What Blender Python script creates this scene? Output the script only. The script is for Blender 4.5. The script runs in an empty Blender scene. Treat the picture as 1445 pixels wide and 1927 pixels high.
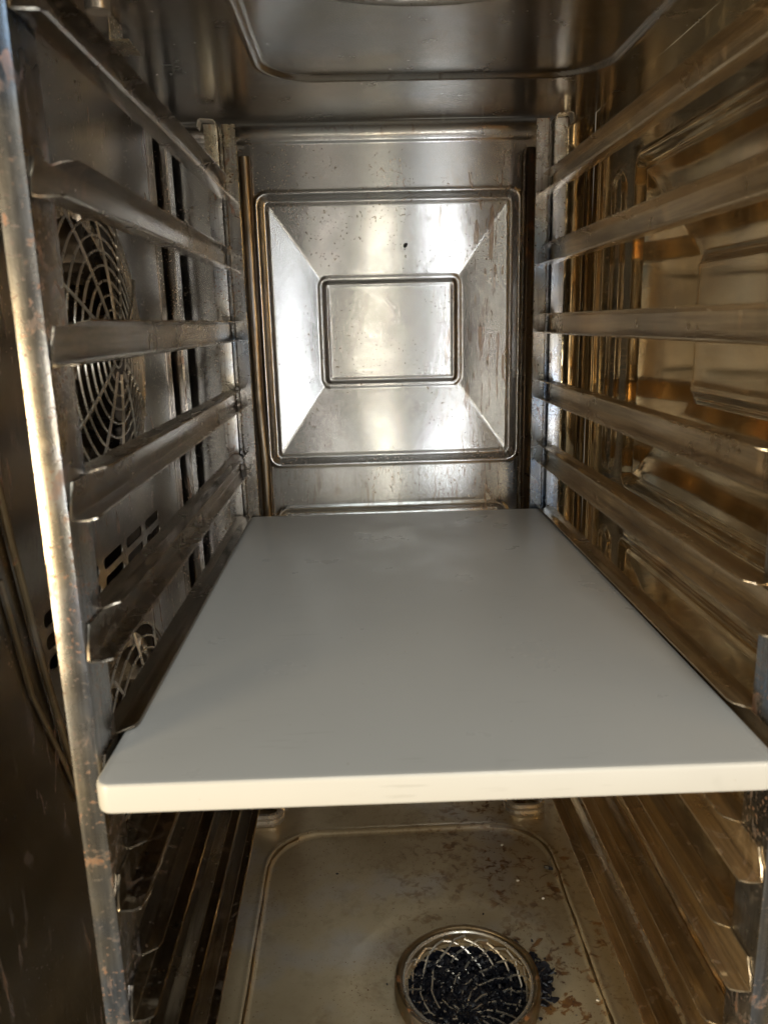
import bpy, bmesh, math, random
import numpy as np
from mathutils import Vector, Matrix, noise as mnoise
random.seed(7); rng = np.random.default_rng(7)
S = bpy.context.scene; COL = S.collection

# ------------------------------------------------------------------ camera
cam_d = bpy.data.cameras.new("camera"); cam = bpy.data.objects.new("camera", cam_d); COL.objects.link(cam)
cam_d.sensor_fit = 'VERTICAL'; cam_d.sensor_height = 36.0; cam_d.lens = 27.67
cam_d.clip_start = .01; cam_d.clip_end = 50
CP = Vector((-.02513, -.35483, .20789))
R_ = Vector((.99916587, -.03248545, -.02474387)); U_ = Vector((.0316527, .23326751, .97189731)); F_ = Vector((.02580058, .97186983, -.23410118))
cam.matrix_world = Matrix(((R_.x, U_.x, -F_.x, CP.x), (R_.y, U_.y, -F_.y, CP.y), (R_.z, U_.z, -F_.z, CP.z), (0, 0, 0, 1)))
cam_d.dof.use_dof = True; cam_d.dof.focus_distance = .85; cam_d.dof.aperture_fstop = 13
S.camera = cam

# ------------------------------------------------------------------ world, lamps, exposure
W = bpy.data.worlds.new("World"); S.world = W; W.use_nodes = True
nt = W.node_tree; bg = nt.nodes['Background']
tc = nt.nodes.new('ShaderNodeTexCoord'); nz = nt.nodes.new('ShaderNodeTexNoise'); nz.inputs['Scale'].default_value = 1.6; nz.inputs['Detail'].default_value = 3
cr = nt.nodes.new('ShaderNodeValToRGB')
cr.color_ramp.elements[0].position = .40; cr.color_ramp.elements[0].color = (.008, .008, .008, 1)
cr.color_ramp.elements[1].position = .66; cr.color_ramp.elements[1].color = (.36, .34, .29, 1)
nt.links.new(tc.outputs['Generated'], nz.inputs['Vector']); nt.links.new(nz.outputs['Fac'], cr.inputs[0]); nt.links.new(cr.outputs[0], bg.inputs['Color'])
bg.inputs['Strength'].default_value = 1.0

def area(name, loc, target, sx, sy, power, color):
    l = bpy.data.lights.new(name, 'AREA'); l.shape = 'RECTANGLE'; l.size = sx; l.size_y = sy; l.energy = power; l.color = color
    o = bpy.data.objects.new(name, l); COL.objects.link(o); o.location = loc
    o.rotation_euler = (Vector(target) - Vector(loc)).to_track_quat('-Z', 'Y').to_euler(); return o
area("key_lamp", (.045, -1.02, .07), (.0, .3, .1), .026, .16, .72, (1, .93, .76))
area("side_lamp", (.27, -1.0, -.02), (-.1, .5, .1), .10, .12, 1.4, (.95, .98, 1))
area("kitchen_lamp_left", (-1.0, -.90, -.10), (.1, .1, .05), .35, .35, 19, (1, .78, .46))
area("fill_right", (.80, -1.0, .0), (-.1, .1, .05), .35, .35, 4, (1, .92, .80))  # added fill, whitens the board front and lifts the dark left side
area("facet_fill", (-.13, -1.02, .03), (.0, .3, .1), .04, .14, .28, (1, .92, .80))  # added fill to brighten the right facet of the back panel
area("kitchen_lamp_cool", (.10, -1.10, 1.12), (0, .2, 0), .5, .4, 7.6, (.90, .97, .97))
S.view_settings.view_transform = 'Standard'; S.view_settings.look = 'None'; S.view_settings.exposure = .12; S.view_settings.gamma = 1
S.view_settings.use_curve_mapping = False
S.render.engine = 'CYCLES'
S.cycles.max_bounces = 7; S.cycles.glossy_bounces = 6; S.cycles.sample_clamp_indirect = 4

# ------------------------------------------------------------------ materials
class NT:
    def __init__(s, name):
        s.m = bpy.data.materials.new(name); s.m.use_nodes = True; s.t = s.m.node_tree; s.b = s.t.nodes['Principled BSDF']
        s.co = s.t.nodes.new('ShaderNodeTexCoord').outputs['Object']
    def n(s, ty, **kw):
        x = s.t.nodes.new('ShaderNode' + ty)
        for k, v in kw.items(): setattr(x, k, v)
        return x
    def set(s, sock, v):
        if hasattr(v, 'links') or isinstance(v, bpy.types.NodeSocket): s.t.links.new(v, sock)
        else: sock.default_value = v
    def noise(s, scale, detail=3, vec=(1, 1, 1), rough=.55, off=(0, 0, 0), dist=0):
        mp = s.n('Mapping'); s.set(mp.inputs['Vector'], s.co); mp.inputs['Scale'].default_value = vec; mp.inputs['Location'].default_value = off
        x = s.n('TexNoise'); s.set(x.inputs['Vector'], mp.outputs[0]); x.inputs['Scale'].default_value = scale
        x.inputs['Detail'].default_value = detail; x.inputs['Roughness'].default_value = rough; x.inputs['Distortion'].default_value = dist
        return x.outputs['Fac']
    def ramp(s, v, a, b, lo=0., hi=1.):
        x = s.n('MapRange'); s.set(x.inputs[0], v); x.inputs[1].default_value = a; x.inputs[2].default_value = b; x.inputs[3].default_value = lo; x.inputs[4].default_value = hi
        return x.outputs[0]
    def mix(s, f, a, b):
        x = s.n('Mix', data_type='RGBA'); s.set(x.inputs[0], f); s.set(x.inputs[6], a); s.set(x.inputs[7], b); return x.outputs[2]
    def math(s, op, a, b=0.):
        x = s.n('Math', operation=op); s.set(x.inputs[0], a); s.set(x.inputs[1], b); return x.outputs[0]
    def pos(s, k):
        x = s.n('SeparateXYZ'); s.set(x.inputs[0], s.co); return x.outputs[k]
def c4(r, g, b): return (r, g, b, 1)

def metal(name, anis=.75, rd=1.2, streak=None, spk=(.67, .70), rs=70, rth=(.565, .62), gth=(.42, .54), rcol=((.32, .12, .03), (.10, .035, .014)), base=(.56, .52, .46), rough=.24, aniso=None, tint=.35, tintc=(.50, .36, .20), tint2=(.45, .46, .50), rust=0., rustmask=None, rustvec=(1, 1, .22),
          brush=(1, 1, 1), bumps=.12, filmr=.22, rvar=1., wave=2., met=1., dirt=.25, grain=900):
    k = NT(name)
    big = k.noise(7, 4, off=(3, 1, 2))
    mid = k.noise(26, 5, off=(1, 7, 2))
    col = k.mix(k.ramp(big, .42, .68, 0, tint), c4(*base), c4(*tintc))
    col = k.mix(k.ramp(k.noise(11, 3, off=(9, 4, 4)), .52, .66, 0, tint), col, c4(*tint2))
    if streak:
        col = k.mix(k.ramp(k.noise(330, 4, vec=streak, rough=.7), .42, .62, 0, .55), col, c4(base[0] * .42, base[1] * .38, base[2] * .34))
    # grimy film with its own outline
    film = k.math('MULTIPLY', k.ramp(mid, .5, .7), k.ramp(k.noise(160, 4), .35, .65))
    col = k.mix(k.math('MULTIPLY', film, dirt), col, c4(.16, .105, .06))
    r = k.math('ADD', k.ramp(k.noise(45, 6, vec=brush), .3, .7, rough * (1 - .25 * rvar), rough * (1 + .3 * rvar)), k.math('MULTIPLY', film, filmr))
    metl = met
    if rust:
        a = k.noise(rs, 6, vec=rustvec, dist=rd, rough=.62); m = k.ramp(a, *rth)
        g = k.ramp(k.noise(9, 3, off=(5, 5, 1)), *gth)
        m = k.math('MULTIPLY', m, g)
        if rustmask: m = k.math('MULTIPLY', m, rustmask(k))
        sp = k.ramp(k.noise(420, 2, rough=.4), *spk); 
        sp = k.math('MULTIPLY', sp, k.ramp(k.noise(14, 2, off=(2, 2, 8)), .38, .6, .15, 1))
        f = k.math('MINIMUM', k.math('MULTIPLY', k.math('MAXIMUM', m, sp), rust), 1.)
        rc = k.mix(k.ramp(k.noise(120, 3), .42, .6), c4(*rcol[0]), c4(*rcol[1]))
        col = k.mix(f, col, rc); r = k.math('MAXIMUM', r, k.math('MULTIPLY', f, .6)); metl = k.math('SUBTRACT', met, k.math('MULTIPLY', f, met * .85))
    k.set(k.b.inputs['Base Color'], col); k.set(k.b.inputs['Roughness'], r); k.set(k.b.inputs['Metallic'], metl)
    if aniso:
        k.b.inputs['Anisotropic'].default_value = anis
        v = k.n('CombineXYZ'); v.inputs[0].default_value, v.inputs[1].default_value, v.inputs[2].default_value = aniso
        k.set(k.b.inputs['Tangent'], v.outputs[0])
    bn = k.n('Bump'); bn.inputs['Strength'].default_value = bumps; bn.inputs['Distance'].default_value = .0004
    h = k.math('ADD', k.noise(grain, 3, vec=brush), k.math('MULTIPLY', k.noise(30, 2), wave))
    k.set(bn.inputs['Height'], h); k.set(k.b.inputs['Normal'], bn.outputs[0])
    return k.m

M = {}
def floor_mask(k):
    v = k.n('Vector' + 'Math', operation='DISTANCE'); k.set(v.inputs[0], k.co); v.inputs[1].default_value = (.09, .20, -.35)
    return k.math('MAXIMUM', k.ramp(k.pos(0), -.04, .09, .15, 1.2), k.ramp(v.outputs['Value'], .11, .06, 0, 2.2))
M['back'] = metal('brushed_steel_back', base=(.60, .60, .595), rough=.24, aniso=(0, 0, 1), anis=.95, tint=.22, tintc=(.50, .46, .38), tint2=(.50, .44, .51), rust=.5, rth=(.56, .61), gth=(.38, .5), spk=(.64, .68), rs=170, rustvec=(1, 1, .13), rcol=((.50, .27, .09), (.34, .15, .05)), brush=(.5, 1, 1), bumps=.10, dirt=.10, filmr=.03, rvar=.3,
                  rustmask=lambda k: k.math('MAXIMUM', k.math('MULTIPLY', k.ramp(k.pos(0), .05, .12), 1.), k.math('MAXIMUM', k.ramp(k.pos(2), .06, .0, 0, .45), .10)))
M['ceil'] = metal('brushed_steel_ceiling', base=(.40, .39, .365), rough=.24, aniso=(0, 1, 0), tint=.4, rust=.25, brush=(.4, 1, 1), bumps=.08, filmr=.05, rvar=.3)
M['floor'] = metal('stained_steel_floor', base=(.50, .42, .28), rough=.32, met=.55, filmr=.1, rvar=.5, tint=.5, tintc=(.36, .28, .17), rust=.9, rs=95, rd=.5, rth=(.52, .62), gth=(.34, .54), rustvec=(1, 1, 1), rcol=((.20, .10, .03), (.09, .04, .016)), bumps=.15, dirt=.4,
                   rustmask=floor_mask)
M['panel'] = metal('steel_fan_panel', base=(.30, .275, .24), rough=.20, aniso=(0, 0, 1), filmr=.08, rvar=.4, tint=.35, rust=.6, brush=(1, 1, .15), bumps=.15)
M['right'] = metal('bright_steel_side', base=(.80, .66, .42), rough=.06, rvar=.8, filmr=.16, tint=.6, tintc=(.58, .38, .14), tint2=(.34, .25, .15), rust=.12, brush=(1, 1, .2), bumps=.05, wave=.4, met=.955, dirt=.55)
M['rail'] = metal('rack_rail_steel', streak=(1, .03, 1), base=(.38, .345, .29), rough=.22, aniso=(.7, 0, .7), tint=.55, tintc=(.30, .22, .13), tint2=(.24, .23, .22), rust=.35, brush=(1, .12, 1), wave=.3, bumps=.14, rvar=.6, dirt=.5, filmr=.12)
M['rail_lit'] = metal('lit_rail_steel', streak=(1, .03, 1), base=(.80, .66, .46), rough=.21, met=.92, aniso=(.7, 0, .7), tint=.5, tintc=(.50, .36, .20), tint2=(.36, .33, .28), rust=.3, brush=(1, .12, 1), wave=.3, bumps=.14, rvar=.6, dirt=.5, filmr=.12)  # lit copy of the rail steel, amber reflection painted into its colour
M['post'] = metal('rack_post_steel', streak=(1, 1, .05), base=(.46, .47, .50), rough=.26, tint=.85, tintc=(.56, .45, .25), tint2=(.24, .34, .50), rust=.7, spk=(.61, .66), rth=(.58, .63), rustvec=(1, 1, .6), bumps=.12, rvar=.5, filmr=.1, dirt=.25)
M['wire'] = metal('wire_steel', met=.8, base=(.70, .66, .58), rough=.25, tint=.4, rust=.3, bumps=.05)
M['pipe'] = metal('brown_tube_metal', base=(.26, .22, .17), rough=.36, tint=.5, tintc=(.32, .21, .10), bumps=.1, dirt=.4)
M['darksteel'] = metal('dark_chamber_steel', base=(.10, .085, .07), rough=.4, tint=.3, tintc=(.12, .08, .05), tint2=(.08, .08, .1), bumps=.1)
M['blade'] = metal('fan_blade_steel', base=(.62, .56, .48), rough=.22, tint=.4, bumps=.1)

M['reflection_strip'] = metal('dark_reflection_tone', base=(.09, .075, .06), rough=.33, tint=.3, tintc=(.20, .10, .04), tint2=(.06, .07, .09), rust=.6, bumps=.2)  # dark colour painted in for the reflection strip at the rear right
def board_mat():
    k = NT('white_plastic')
    col = k.mix(k.ramp(k.noise(5, 4), .4, .65, 0, .5), c4(.635, .63, .605), c4(.585, .58, .555))
    col = k.mix(k.ramp(k.noise(40, 5, vec=(1, .3, 1)), .66, .8, 0, .35), col, c4(.50, .50, .47))
    col = k.mix(k.math('MULTIPLY', k.ramp(k.noise(420, 3, vec=(.05, 1, 1), off=(3, 0, 0)), .64, .68), k.ramp(k.noise(16, 3), .5, .62, 0, .35)), col, c4(.40, .39, .35))
    col = k.mix(k.ramp(k.noise(260, 2, off=(5, 5, 5)), .74, .77, 0, .5), col, c4(.36, .31, .22))
    k.set(k.b.inputs['Base Color'], col); k.set(k.b.inputs['Roughness'], k.ramp(k.noise(14, 5), .35, .65, .26, .42))
    k.b.inputs['Specular IOR Level'].default_value = .45
    bn = k.n('Bump'); bn.inputs['Strength'].default_value = .12; bn.inputs['Distance'].default_value = .0003
    k.set(bn.inputs['Height'], k.noise(700, 4)); k.set(k.b.inputs['Normal'], bn.outputs[0]); return k.m
M['board'] = board_mat()
def simple(name, c, r, met=0., bump=.3, sc=300):
    k = NT(name); k.set(k.b.inputs['Base Color'], k.mix(k.noise(sc * .3, 3), c4(*[v * .6 for v in c]), c4(*[min(1, v * 1.4) for v in c])))
    k.b.inputs['Roughness'].default_value = r; k.b.inputs['Metallic'].default_value = met
    bn = k.n('Bump'); bn.inputs['Strength'].default_value = bump; bn.inputs['Distance'].default_value = .001
    k.set(bn.inputs['Height'], k.noise(sc, 3)); k.set(k.b.inputs['Normal'], bn.outputs[0]); return k.m
M['char'] = simple('burnt_char', (.007, .008, .014), .42, bump=.6)
M['crumb'] = simple('white_crumb', (.7, .68, .62), .6)
M['grime'] = metal('greasy_ring_steel', base=(.34, .27, .17), rough=.36, tint=.6, tintc=(.28, .19, .09), rust=.9, rustvec=(1, 1, 1), dirt=.7, bumps=.3)

# ------------------------------------------------------------------ helpers
def link(name, me, mat, parent=None, smooth=False):
    if mat: me.materials.append(mat)
    if smooth:
        me.polygons.foreach_set('use_smooth', [True] * len(me.polygons))
    o = bpy.data.objects.new(name, me); COL.objects.link(o)
    if parent: o.parent = parent
    return o
def empty(name, loc, label, cat, group=None):
    o = bpy.data.objects.new(name, None); COL.objects.link(o); o.empty_display_size = .02; tag(o, label, cat, group); return o
def tag(o, label, cat, group=None, kind=None):
    if label: o['label'] = label
    if cat: o['category'] = cat
    if group: o['group'] = group
    if kind: o['kind'] = kind
def hfield(name, o, u, v, n, ul, vl, step, fn, mat, parent, holes=None):
    nu = max(2, int(round(ul / step)) + 1); nv = max(2, int(round(vl / step)) + 1)
    a = np.linspace(0, ul, nu); b = np.linspace(0, vl, nv); A, B = np.meshgrid(a, b, indexing='ij')
    H = fn(A, B); o, u, v, n = map(np.array, (o, u, v, n))
    P = o + A[..., None] * u + B[..., None] * v + H[..., None] * n
    me = bpy.data.meshes.new(name); idx = np.arange(nu * nv).reshape(nu, nv)
    q = np.stack([idx[:-1, :-1], idx[1:, :-1], idx[1:, 1:], idx[:-1, 1:]], -1).reshape(-1, 4)
    if holes is not None:
        ca = (A[:-1, :-1] + A[1:, 1:]) / 2; cb = (B[:-1, :-1] + B[1:, 1:]) / 2
        q = q[~holes(ca, cb).reshape(-1)]
    if np.dot(np.cross(u, v), n) < 0: q = q[:, ::-1]
    me.vertices.add(nu * nv); me.vertices.foreach_set('co', P.reshape(-1))
    me.loops.add(q.size); me.loops.foreach_set('vertex_index', q.reshape(-1).astype(np.int32))
    me.polygons.add(len(q)); me.polygons.foreach_set('loop_start', np.arange(0, q.size, 4, dtype=np.int32)); 
    me.update(calc_edges=True); me.validate()
    return link(name, me, mat, parent, True)
def sdrr(x, y, cx, cy, hx, hy, r):           # rounded-rectangle distance
    qx = np.abs(x - cx) - hx + r; qy = np.abs(y - cy) - hy + r
    return np.hypot(np.maximum(qx, 0), np.maximum(qy, 0)) + np.minimum(np.maximum(qx, qy), 0) - r
def ss(a, b, x): t = np.clip((x - a) / (b - a), 0, 1); return t * t * (3 - 2 * t)
def bump1(x, w): return np.where(np.abs(x) < w, (np.cos(np.pi * x / w) + 1) / 2, 0)

def tube(pts, r, seg=8, closed=False, bm=None, cap=True):
    own = bm is None
    if own: bm = bmesh.new()
    pts = [Vector(p) for p in pts]; n = len(pts); rings = []
    up = None
    for i, p in enumerate(pts):
        if closed: t = (pts[(i + 1) % n] - pts[i - 1])
        else: t = pts[min(i + 1, n - 1)] - pts[max(i - 1, 0)]
        t.normalize()
        if up is None: up = t.orthogonal().normalized()
        up = (up - t * up.dot(t)).normalized(); s = t.cross(up)
        rr = r[i] if isinstance(r, (list, tuple)) else r
        rings.append([bm.verts.new(p + (up * math.cos(a) + s * math.sin(a)) * rr) for a in [2 * math.pi * j / seg for j in range(seg)]])
    for i in range(n if closed else n - 1):
        a, b = rings[i], rings[(i + 1) % n]
        for j in range(seg): bm.faces.new((a[j], a[(j + 1) % seg], b[(j + 1) % seg], b[j]))
    if cap and not closed:
        bm.faces.new(rings[0][::-1]); bm.faces.new(rings[-1])
    return bm
def finish(name, bm, mat, parent=None, smooth=True, bevel=0, flat=False):
    bmesh.ops.recalc_face_normals(bm, faces=bm.faces)
    me = bpy.data.meshes.new(name); bm.to_mesh(me); bm.free()
    o = link(name, me, mat, parent, smooth)
    if bevel:
        md = o.modifiers.new('bevel', 'BEVEL'); md.width = bevel; md.segments = 2; md.limit_method = 'ANGLE'; md.angle_limit = .6
    if smooth:
        me.set_sharp_from_angle(angle=math.radians(24))
    return o
def sheet(profile, t, y0, y1, bm=None, trim=None, axis='y'):
    """sheet of thickness t following an open (x,z) profile, swept along y; trim[i]=(y0,y1) per profile point"""
    if bm is None: bm = bmesh.new()
    P = [Vector((a, 0, b)) for a, b in profile]; n = len(P); nor = []
    for i in range(n):
        d = (P[min(i + 1, n - 1)] - P[max(i - 1, 0)]).normalized(); nor.append(Vector((-d.z, 0, d.x)))
    def V(i, y, s): q = P[i] + nor[i] * t * s; return bm.verts.new((q.x, y, q.z))
    tr = trim or [(y0, y1)] * n
    fa = [V(i, tr[i][0], .5) for i in range(n)]; fb = [V(i, tr[i][0], -.5) for i in range(n)]
    ra = [V(i, tr[i][1], .5) for i in range(n)]; rb = [V(i, tr[i][1], -.5) for i in range(n)]
    for i in range(n - 1):
        for f in ((fa[i], fa[i + 1], ra[i + 1], ra[i]), (fb[i + 1], fb[i], rb[i], rb[i + 1]), (fa[i + 1], fa[i], fb[i], fb[i + 1]), (ra[i], ra[i + 1], rb[i + 1], rb[i])):
            bm.faces.new(f)
    for i in (0, n - 1): bm.faces.new((fa[i], ra[i], rb[i], fb[i]) if i == 0 else (fa[i], fb[i], rb[i], ra[i]))
    return bm
def box(bm, x0, x1, y0, y1, z0, z1):
    v = [bm.verts.new((x, y, z)) for x in (x0, x1) for y in (y0, y1) for z in (z0, z1)]
    for f in ((0, 1, 3, 2), (4, 6, 7, 5), (0, 4, 5, 1), (2, 3, 7, 6), (0, 2, 6, 4), (1, 5, 7, 3)): bm.faces.new([v[i] for i in f])
    return bm
def rrect_pts(cx, cy, hx, hy, r, n=6):
    out = []
    for k, (sx, sy) in enumerate(((1, 1), (-1, 1), (-1, -1), (1, -1))):
        for j in range(n + 1):
            a = math.pi / 2 * (k + j / n); out.append((cx + sx * (hx - r) + r * math.cos(a), cy + sy * (hy - r) + r * math.sin(a)))
    return out
def plate(name, loops, t, mtx, mat, parent, bev=0):
    cu = bpy.data.curves.new(name, 'CURVE'); cu.dimensions = '2D'; cu.fill_mode = 'BOTH'; cu.extrude = t / 2; cu.bevel_depth = bev; cu.bevel_resolution = 1
    for L in loops:
        sp = cu.splines.new('POLY'); sp.points.add(len(L) - 1)
        for i, (a, b) in enumerate(L): sp.points[i].co = (a, b, 0, 1)
        sp.use_cyclic_u = True
    tmp = bpy.data.objects.new(name, cu); COL.objects.link(tmp)
    me = bpy.data.meshes.new_from_object(tmp.evaluated_get(bpy.context.evaluated_depsgraph_get()))
    bpy.data.objects.remove(tmp); me.transform(mtx); me.name = name; me.materials.clear()
    return link(name, me, mat, parent)

# ------------------------------------------------------------------ dimensions
YB = .58; ZC = .42; ZF = -.345; XLW = -.225; XRW = .235; XCL = -.275
RC = .028
# ------------------------------------------------------------------ the oven cavity
oven = empty('oven', (0, 0, 0), 'open stainless steel combi oven cavity with embossed walls and twin fan openings', 'oven')

def panel_emboss(X, Z, cx, cz, hx, hz, ihx, ihz, stp=1., sw=.0075):
    d = -sdrr(X, Z, cx, cz, hx, hz, .012)                     # inside positive
    h = .0016 * bump1(d + .001, .004)
    h = h - .0075 * stp * ss(.000, sw, d) + .0016 * ss(.0085, .0115, d)
    # facets sink towards the inner rectangle
    mx, mz = hx - ihx - .012, hz - ihz - .012
    fx = (hx - .012 - np.abs(X - cx)) / mx; fz = (hz - .012 - np.abs(Z - cz)) / mz
    t = np.clip(np.minimum(fx, fz), 0, 1); h = h - .0085 * t
    di = -sdrr(X, Z, cx, cz, ihx, ihz, .008)
    h = h + .0012 * bump1(di + .001, .003) + .0052 * ss(.0, .006, di) - .0008 * ss(.0065, .009, di)
    return h
def back_h(a, b):
    X = a + (XCL + RC); Z = b + ZF
    h = panel_emboss(X, Z, .0135, .197, .1465, .152, .0795, .0605)
    h += panel_emboss(X, Z, .0105, -.150, .1375, .140, .07, .05)
    h += -.009 * bump1(X - .171, .008) * ss(.392, .38, Z)
    h += .0022 * ss(.4005, .4025, Z)                           # lapped upper strip
    h += .0005 * np.sin(X * 23 + 1) * np.cos(Z * 17)
    return h
hfield('back_wall', (XCL + RC, YB, ZF), (1, 0, 0), (0, 0, 1), (0, -1, 0), XRW - RC - XCL - RC, ZC - .014 - ZF, .0014, back_h, M['back'], oven)
# rolled upper rear corner
def arcsheet(name, cx, cy, r, a0, a1, length, frm, mat, n=12, parent=oven):
    bm = bmesh.new(); rows = []
    for i in range(n + 1):
        a = math.radians(a0 + (a1 - a0) * i / n); p = (cx + r * math.cos(a), cy + r * math.sin(a)); rows.append([bm.verts.new(frm(p, 0)), bm.verts.new(frm(p, length))])
    for i in range(n): bm.faces.new((rows[i][0], rows[i][1], rows[i + 1][1], rows[i + 1][0]))
    return finish(name, bm, mat, parent)
arcsheet('corner_fold', YB - .014, ZC - .014, .014, 0, 90, XRW - XCL, lambda p, s: (XCL + s, p[0], p[1]), M['ceil'])
arcsheet('corner_fold', XCL + RC, YB - RC, RC, 90, 180, ZC - ZF, lambda p, s: (p[0], p[1], ZF + s), M['panel'])
arcsheet('corner_fold', XRW - RC, YB - RC, RC, 0, 90, ZC - ZF, lambda p, s: (p[0], p[1], ZF + s), M['right'])

def ceil_h(a, b):
    X = a + XCL; Y = b - .08
    d = -sdrr(X, Y, .05, .16, .152, .265, .05)
    h = .0040 * ss(.0, .0035, d) - .0008 * bump1(d + .0015, .0025)
    rr = np.hypot(X - .023, Y - .105); h += .012 * ss(.1605, .155, rr)
    return -h * -1 * 1 + .0004 * np.sin(X * 19) * np.sin(Y * 15)
hfield('ceiling', (XCL, -.08, ZC), (1, 0, 0), (0, 1, 0), (0, 0, 1), XRW - XCL, YB - .014 + .08, .0018, ceil_h, M['ceil'], oven)
DRX, DRY = .051, .205
def floor_h(a, b):
    X = a + XCL; Y = b - .08
    d = -sdrr(X, Y, .0125, .10, .151, .322, .058)
    h = -.005 * ss(.0, .0045, d) + .0010 * bump1(d + .0015, .003)
    rr = np.hypot(X - DRX, Y - DRY); h += -.004 * ss(.11, .062, rr)
    return h + .0004 * np.sin(X * 31) * np.sin(Y * 22)
hfield('floor', (XCL, -.08, ZF), (1, 0, 0), (0, 1, 0), (0, 0, 1), XRW - XCL, YB + .08, .0018, floor_h, M['floor'], oven,
       holes=lambda a, b: np.hypot(a + XCL - DRX, b - .08 - DRY) < .052)
def right_h(a, b):
    Y = a - .08; Z = b + ZF
    h = -panel_emboss(Y, Z, .205, .197, .205, .152, .085, .0555, .6, .009) * 1.4
    h += -panel_emboss(Y, Z, .205, -.150, .205, .14, .085, .05, .45, .010) * 1.3
    h += -.003 * bump1(sdrr(Y, Z, .4615, .197, .0155, .146, .0155), .004)
    h += -.003 * bump1(sdrr(Y, Z, .4615, -.150, .0155, .135, .0155), .004)
    h += -.0016 * bump1(Y - .51, .004) - .0016 * bump1(Y - .53, .003)
    h += .0005 * np.sin(Y * 25) * np.sin(Z * 17 + 1)
    return h
hfield('right_wall', (XRW, -.08, ZF), (0, 1, 0), (0, 0, 1), (1, 0, 0), YB - RC + .08, ZC - ZF + .009, .0018, right_h, M['right'], oven)
# left outer skin, behind the fan panel
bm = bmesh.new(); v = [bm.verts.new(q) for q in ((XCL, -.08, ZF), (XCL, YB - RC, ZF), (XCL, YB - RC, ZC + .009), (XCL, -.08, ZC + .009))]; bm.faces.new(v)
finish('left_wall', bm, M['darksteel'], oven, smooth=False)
# fan panel with openings and three rows of slots
FY, FR = .264, .1185; FZ = (.190, -.155)
loops = [rrect_pts(.23, .0375, .245, .3675, .004)]
for z in FZ: loops.append([(FY + FR * math.cos(2 * math.pi * i / 72), z + FR * math.sin(2 * math.pi * i / 72)) for i in range(72)])
for c in range(5):
    for r_ in range(3):
        loops.append(rrect_pts(.107 + .0597 * c + .025, .0175 + (r_ - 1) * .0148 + .0005, .0245, .0048, .0045, 4))
MTX = Matrix(((0, 0, 1, XLW), (1, 0, 0, 0), (0, 1, 0, 0), (0, 0, 0, 1)))
fp = plate('fan_panel', loops, .0015, MTX, M['panel'], oven, .0003)
bm = bmesh.new()
box(bm, XLW - .04, XLW - .001, .4755, .477, -.33, .405)
finish('panel_flange', bm, M['panel'], fp, smooth=False)
for x0, y0 in ((-.232, .497), (-.222, .535)):
    bm = sheet([(0, 0), (1, 0)], .001, 0, 1) if False else bmesh.new()
    box(bm, x0 - .012, x0 + .003, y0, y0 + .0012, ZF + .002, ZC - .004); box(bm, x0 + .0030, x0 + .0042, y0, y0 + .022, ZF + .002, ZC - .004)
    finish('corner_reflection_strip', bm, M['panel'], oven, smooth=False, bevel=.0004)  # added strips standing in for reflection bands of the rounded corner
for z in FZ:
    bm = bmesh.new()                                         # wire guard: rings and spokes, slightly domed
    def dome(r): return XLW + .004 + .012 * (1 - (r / FR) ** 2)
    for i in range(1, 12):
        r = .0107 * i
        tube([(dome(r), FY + r * math.cos(2 * math.pi * j / 56), z + r * math.sin(2 * math.pi * j / 56)) for j in range(56)], .00095, 6, True, bm)
    for s in range(12):
        a = math.pi / 2 + 2 * math.pi * s / 12 + .0
        tube([(dome(r) + .0018, FY + r * math.cos(a + w), z + r * math.sin(a + w)) for r, w in [(.016 + .0145 * q, .0) for q in range(8)]], .0012, 6, False, bm)
    finish('fan_guard', bm, M['wire'], fp)
    bm = bmesh.new()                                         # radial impeller
    for s in range(30):
        a = 2 * math.pi * s / 30; b = a + .16
        r0, r1 = .072, .106
        p = [(XLW - .006, r0, a), (XLW - .036, r0, a), (XLW - .036, r1, b), (XLW - .006, r1, b)]
        bm.faces.new([bm.verts.new((x, FY + r * math.cos(q), z + r * math.sin(q))) for x, r, q in p])
    for x, ra, rb in ((XLW - .037, .0, .108), (XLW - .0075, .098, .110)):
        A = [bm.verts.new((x, FY + rb * math.cos(2 * math.pi * j / 60), z + rb * math.sin(2 * math.pi * j / 60))) for j in range(60)]
        if ra == 0: bm.faces.new(A)
        else:
            B = [bm.verts.new((x, FY + ra * math.cos(2 * math.pi * j / 60), z + ra * math.sin(2 * math.pi * j / 60))) for j in range(60)]
            for j in range(60): bm.faces.new((A[j], A[(j + 1) % 60], B[(j + 1) % 60], B[j]))
    fw = finish('fan_wheel', bm, M['blade'], oven, smooth=False)
    bm = tube([(XLW - .036, FY, z), (XLW - .018, FY, z), (XLW - .012, FY, z)], [.022, .02, .006], 24)
    finish('hub', bm, M['blade'], fw)
# rods on the fan panel near the opening
for pts, r in (([(XLW + .004, .066, .130), (XLW + .004, .0735, .092), (XLW + .004, .092, .010), (XLW + .004, .122, -.095)], .0022),
               ([(XLW + .003, .056, .078), (XLW + .003, .075, .0), (XLW + .003, .105, -.06), (XLW + .003, .122, -.10)], .0014)):
    finish('panel_rod', tube(pts, r, 10), M['grime'], fp)
# brown tube in the rear left corner
finish('brown_tube', tube([(-.1425, .570, .386), (-.1425, .570, .36), (-.1425, .570, .12), (-.1395, .570, .05), (-.1425, .570, -.33)], [.0062] * 5, 16), M['pipe'], oven)
bm = box(bmesh.new(), .1655, .1765, .571, .5785, ZF + .004, .392); finish('dark_reflection_strip', bm, M['reflection_strip'], oven, bevel=.003)  # added dark strip, stands in for a dark reflection on the back wall
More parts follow.
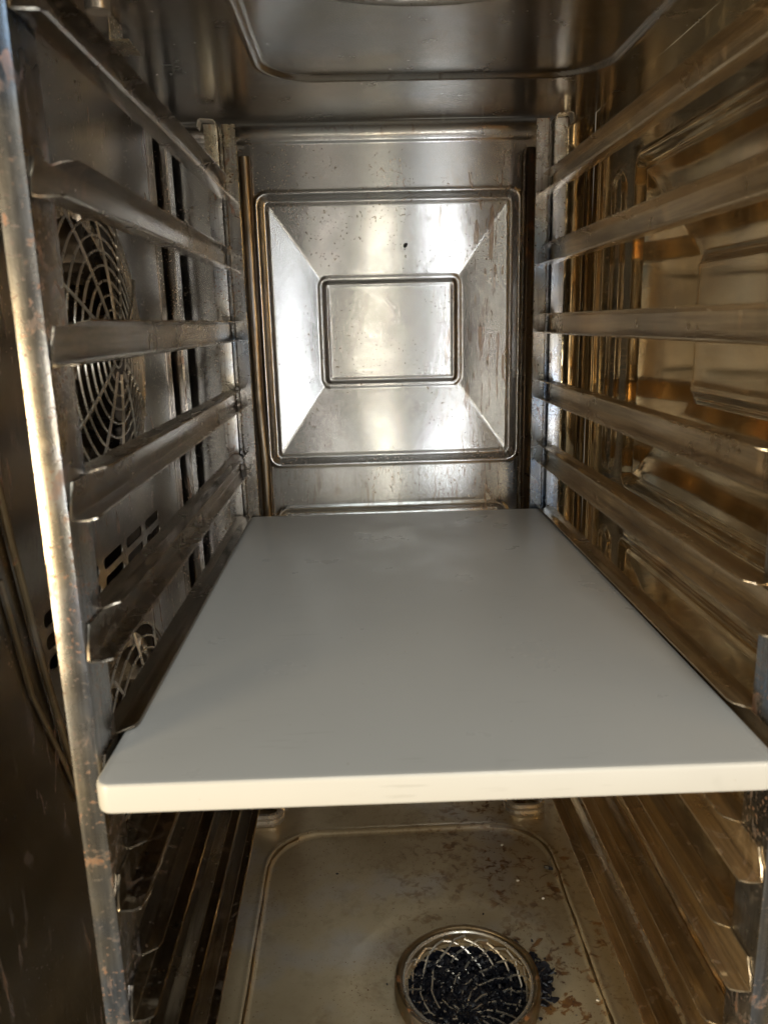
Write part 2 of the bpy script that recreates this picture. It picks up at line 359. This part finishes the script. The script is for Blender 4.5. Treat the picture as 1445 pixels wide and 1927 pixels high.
# probe and tab hanging at the upper left
fb = finish('temperature_probe', tube([(-.182, .206, ZC), (-.182, .206, .412), (-.182, .206, .4115), (-.182, .206, .4025), (-.182, .206, .402)], [.006, .006, .0078, .0078, .0068], 24), M['wire'], oven)
bm = box(bmesh.new(), -.1885, -.1755, .250, .283, .4000, .4012); box(bm, -.1885, -.1875, .250, .283, .4012, .4190); finish('mounting_tab', bm, M['post'], oven, smooth=False, bevel=.0003)
# rear brackets on the floor
for x in (-.150, .150):
    bm = bmesh.new(); L = rrect_pts(x, .452, .019, .016, .012)
    tube([(a, b, ZF + .010) for a, b in L], .0045, 8, True, bm); tube([(a, b, ZF + .003) for a, b in L], .0045, 8, True, bm)
    finish('rack_bracket', bm, M['wire'], oven)

# ------------------------------------------------------------------ hook-in racks
LEV = list(range(1, 11)); SP = .07; WH = .0172; YV = .0285; YR = .5086
def rack(sx, X, label):
    root = empty('hook_in_rack', (X, 0, 0), label, 'oven rack', 'hook in racks at the sides of the oven')
    g = lambda a: X + sx * a                     # a grows inwards
    for k in LEV:
        z = (6 - k) * SP; bm = bmesh.new()
        wob = random.uniform(-.0004, .0004)
        # web and lower flange, rounded at the front; the web runs ahead of the upper flange
        prof = [(g(0), z - .0002), (g(0), z - WH * .55), (g(0), z - WH + .0012), (g(.0004), z - WH + .0004), (g(.0013), z - WH), (g(.0070), z - WH + wob), (g(.0113), z - WH + .0004), (g(.0125), z - WH + .0014)]
        tr = [(.0065, YR), (.0018, YR), (.0004, YR), (.0, YR), (.0, YR + .002), (.0004, YR + .004), (.0022, YR + .006), (.006, YR + .008)]
        sheet(prof, .0011, 0, YR, bm, tr)
        prof = [(g(-.0075), z + .0010), (g(-.0035), z + .0006), (g(-.0006), z), (g(.0006), z), (g(.0040), z + .0012), (g(.0085), z + .0022), (g(.0100), z + .0024)]
        tr = [(YV + .004, YR - .004), (YV + .0005, YR), (YV - .0005, YR), (YV - .0005, YR), (YV, YR), (YV + .002, YR), (YV + .006, YR)]
        sheet(prof, .0010, 0, YR, bm, tr)
        finish('rail', bm, M['rail' if sx > 0 else 'rail_lit'], root)
    # front post: face, inner web, rolled edge
    bm = bmesh.new(); zt, zb = .385, -.335
    ring = [(g(-.0135), .028), (g(-.0150), .0020), (g(-.0140), .0004), (g(-.0120), .0), (g(-.0030), .0), (g(-.0014), .0006), (g(-.0010), .0022), (g(-.0010), YV)]
    def strip(ring, z0, z1, t, bm):
        P = [Vector((a, b, 0)) for a, b in ring]; n = len(P); N = []
        for i in range(n):
            d = (P[min(i + 1, n - 1)] - P[max(i - 1, 0)]).normalized(); N.append(Vector((-d.y, d.x, 0)))
        V = lambda i, z, s: bm.verts.new(P[i] + N[i] * t * s + Vector((0, 0, z)))
        a = [V(i, z0, 0) for i in range(n)]; b = [V(i, z0, 1) for i in range(n)]; c = [V(i, z1, 0) for i in range(n)]; d = [V(i, z1, 1) for i in range(n)]
        for i in range(n - 1):
            for f in ((a[i], a[i + 1], c[i + 1], c[i]), (b[i + 1], b[i], d[i], d[i + 1]), (a[i + 1], a[i], b[i], b[i + 1]), (c[i], c[i + 1], d[i + 1], d[i])): bm.faces.new(f)
        for i in (0, n - 1): bm.faces.new((a[i], c[i], d[i], b[i]))
    strip(ring, zb, zt, .0010 * sx, bm)
    finish('front_post', bm, M['post'], root)
    # rear post: two flat flanges with a narrow channel between
    bm = bmesh.new()
    y = YR + .003
    ring = [(g(-.0150), y + .0015), (g(-.0148), y), (g(-.0030), y), (g(-.0014), y + .0005), (g(-.0008), y + .002), (g(-.0008), y + .012),
            (g(.0030), y + .012), (g(.0030), y + .002), (g(.0034), y + .0006), (g(.0046), y), (g(.0165), y), (g(.0170), y + .0015)]
    strip(ring, zb, .406, .0009 * sx, bm)
    finish('rear_post', bm, M['post'], root)
    # hook at the top of the rear post
    bm = sheet([(g(-.020), .4015), (g(-.0185), .4085), (g(-.0165), .4098), (g(-.004), .4085), (g(-.0022), .4068), (g(-.0015), .403)], .0012, YR - .004, YR + .010)
    finish('hook', bm, M['wire'], root)
    return root
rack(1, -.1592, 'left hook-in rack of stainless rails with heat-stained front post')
rack(-1, .1804, 'right hook-in rack of stainless rails with amber sheen painted in')

# ------------------------------------------------------------------ the white board
bm = bmesh.new(); bw, bd, th, r = .3280, .530, .0160, .008
cx, y0 = .0093, -.0225
L = rrect_pts(cx, y0 + bd / 2, bw / 2, bd / 2, r, 8)
prof = [(0.0022, 0), (.0009, .0004), (.0003, .0011), (0, .0024), (0, th - .0026), (.0004, th - .0012), (.0011, th - .0004), (.0026, th)]
rings = []
for ins, z in prof:
    q = rrect_pts(cx, y0 + bd / 2, bw / 2 - ins, bd / 2 - ins, r - ins, 8); rings.append([bm.verts.new((a, b, z - .0164)) for a, b in q])
for i in range(len(rings) - 1):
    n = len(rings[i])
    for j in range(n): bm.faces.new((rings[i][j], rings[i][(j + 1) % n], rings[i + 1][(j + 1) % n], rings[i + 1][j]))
bm.faces.new(rings[0][::-1]); bm.faces.new(rings[-1])
bmesh.ops.rotate(bm, verts=bm.verts, cent=(cx, .24, 0), matrix=Matrix.Rotation(math.radians(-.5), 3, 'Z'))
me_o = finish('cutting_board', bm, M['board']); tag(me_o, 'white plastic board lying across the rack rails like a shelf', 'board')

# ------------------------------------------------------------------ drain basket, char and crumbs
db = empty('drain_basket', (DRX, DRY, ZF), 'round wire mesh drain strainer with greasy rim in the oven floor', 'strainer')
zf = ZF - .008
bm = bmesh.new(); n = 64; rows = []
for rr_, zz in ((.0625, -.001), (.0622, .011), (.0612, .0138), (.0595, .0145), (.0578, .0138), (.0568, .010), (.0562, -.002)):
    rows.append([bm.verts.new((DRX + (rr_ + .0008 * math.sin(3 * 2 * math.pi * j / n)) * math.cos(2 * math.pi * j / n), DRY + rr_ * math.sin(2 * math.pi * j / n), zf + zz + .0006 * math.sin(5 * 2 * math.pi * j / n))) for j in range(n)])
for i in range(len(rows) - 1):
    for j in range(n): bm.faces.new((rows[i][j], rows[i][(j + 1) % n], rows[i + 1][(j + 1) % n], rows[i + 1][j]))
finish('rim', bm, M['grime'], db)
bm = bmesh.new()
def bowl(r): return zf + .012 - .040 * max(0, 1 - (r / .056) ** 5) ** .6
for s in range(17):
    for dr in (1, -1):
        pts = []
        for q in range(11):
            r = .0553 * (1 - (q / 10) ** 2 * .85); a = 2 * math.pi * s / 17 + dr * .16 * q
            pts.append((DRX + r * math.cos(a) + random.uniform(-.0013, .0013), DRY + r * math.sin(a) + random.uniform(-.0011, .0011), bowl(r) + .001 * dr + random.uniform(-.001, .001)))
        tube(pts, .00105, 5, False, bm)
tube([(DRX + .0545 * math.cos(2 * math.pi * j / 48), DRY + .0545 * math.sin(2 * math.pi * j / 48), zf + .0115) for j in range(48)], .0015, 6, True, bm)
finish('wire_mesh', bm, M['wire'], db)
# sump below the strainer
bm = bmesh.new(); rows = []
for rr_, zz in ((.0560, -.001), (.0555, -.03), (.052, -.040), (.03, -.044), (.0001, -.044)):
    rows.append([bm.verts.new((DRX + rr_ * math.cos(2 * math.pi * j / 40), DRY + rr_ * math.sin(2 * math.pi * j / 40), zf + zz)) for j in range(40)])
for i in range(4):
    for j in range(40): bm.faces.new((rows[i][j], rows[i][(j + 1) % 40], rows[i + 1][(j + 1) % 40], rows[i + 1][j]))
finish('sump', bm, M['char'], oven)
for sx in (-1, 1):
    c0 = .0125; pts = []
    for i in range(7 if sx > 0 else 5):
        a = math.pi / 2 * ((i / 6) if sx > 0 else (i / 6)); rr_ = .0565
        pts.append((c0 + sx * (.151 - .058 + rr_ * math.cos(a)), .422 - .058 + rr_ * math.sin(a), ZF - .0012))
    pts = pts[::-1] + [(c0 + sx * (.1495 + .0006 * math.sin(q * 1.7)), .36 - .022 * q, ZF - .0012 + .0004 * math.sin(q * 2.3)) for q in range(1, 18)]
    finish('grease_line', tube(pts, [.0007 + .0011 * abs(math.sin(i * 1.3 + sx)) for i in range(len(pts))], 6), M['grime'], oven)
def flake(bm, x, y, z, s, flat=.3):
    n = random.randint(5, 8); a0 = random.random() * 6; tl = (random.uniform(-.5, .5), random.uniform(-.5, .5))
    T = []; B = []
    for i in range(n):
        a = a0 + 2 * math.pi * i / n; r = s * random.uniform(.5, 1.2); dx, dy = r * math.cos(a), r * math.sin(a); dz = (tl[0] * dx + tl[1] * dy)
        T.append(bm.verts.new((x + dx * .8, y + dy * .8, z + dz + s * flat))); B.append(bm.verts.new((x + dx, y + dy, z + dz)))
    c = bm.verts.new((x, y, z + s * flat * 1.4))
    for i in range(n): bm.faces.new((B[i], B[(i + 1) % n], T[(i + 1) % n], T[i])); bm.faces.new((T[i], T[(i + 1) % n], c))
    bm.faces.new(B[::-1])
bm = bmesh.new()
for i in range(4200):
    a = random.uniform(0, 2 * math.pi); r = .052 * math.sqrt(random.random())
    if -2.3 < a - 2 * math.pi * (a > math.pi) < -.9 and r < .040 and random.random() < .96: continue   # bare patch towards the door
    flake(bm, DRX + r * math.cos(a), DRY + r * math.sin(a), bowl(r) + random.uniform(-.004, .0015), .0007 + .0034 * random.random() ** 2, .35)
for i in range(110):                                         # spill on the right of the rim
    a = random.gauss(.15, .20); r = random.uniform(.064, .072) + random.random() ** 3 * .01
    flake(bm, DRX + r * math.cos(a), DRY + r * math.sin(a), ZF - .0085, .001 + .0065 * random.random() ** 1.6, .16)
for i in range(150): flake(bm, -.09 + .24 * random.random() ** .6, random.uniform(.14, .41), ZF - .0056, .0003 + .0014 * random.random() ** 3, .25)
flake(bm, .155, .352, ZF - .006, .0055, .5)
o = finish('char_flakes', bm, M['char'], smooth=False); tag(o, 'black glossy burnt flakes heaped in the strainer and spilled beside it', 'burnt residue', None, 'stuff')
for i, (x, y, lab) in enumerate(((-.137, .186, 'white crumb near the left edge of the oven floor'), (-.021, .170, 'white crumb left of the wire strainer'),
                                (.158, .186, 'white crumb on brown grease right of the wire strainer'), (.120, .335, 'white crumb behind the strainer towards the right'),
                                (.140, .308, 'white crumb near the right edge of the floor recess'), (.114, .392, 'white crumb by the rear bead of the floor recess'))):
    bm = bmesh.new(); bmesh.ops.create_icosphere(bm, subdivisions=2, radius=.0014)
    for v in bm.verts: v.co = Vector((v.co.x * 1.2, v.co.y, v.co.z * .7)) * (1 + .25 * mnoise.noise(v.co * 900 + Vector((i, 0, 0)))) + Vector((x, y, ZF - .0050))
    o = finish('crumb', bm, M['crumb']); tag(o, lab, 'crumb', 'white crumbs on the oven floor')
bm = bmesh.new(); flake(bm, 0, 0, 0, .0040, .25); flake(bm, .004, .0025, 0, .0026, .2); flake(bm, -.004, -.001, 0, .0022, .2); flake(bm, .001, -.004, 0, .0018, .2)

bmesh.ops.rotate(bm, verts=bm.verts, cent=(0, 0, 0), matrix=Matrix.Rotation(math.radians(90), 3, 'X')); bmesh.ops.translate(bm, verts=bm.verts, vec=(.0305, .5915, .294))
o = finish('burnt_fleck', bm, M['char'], smooth=False); tag(o, 'small black fleck stuck on the upper part of the embossed back wall', 'fleck')
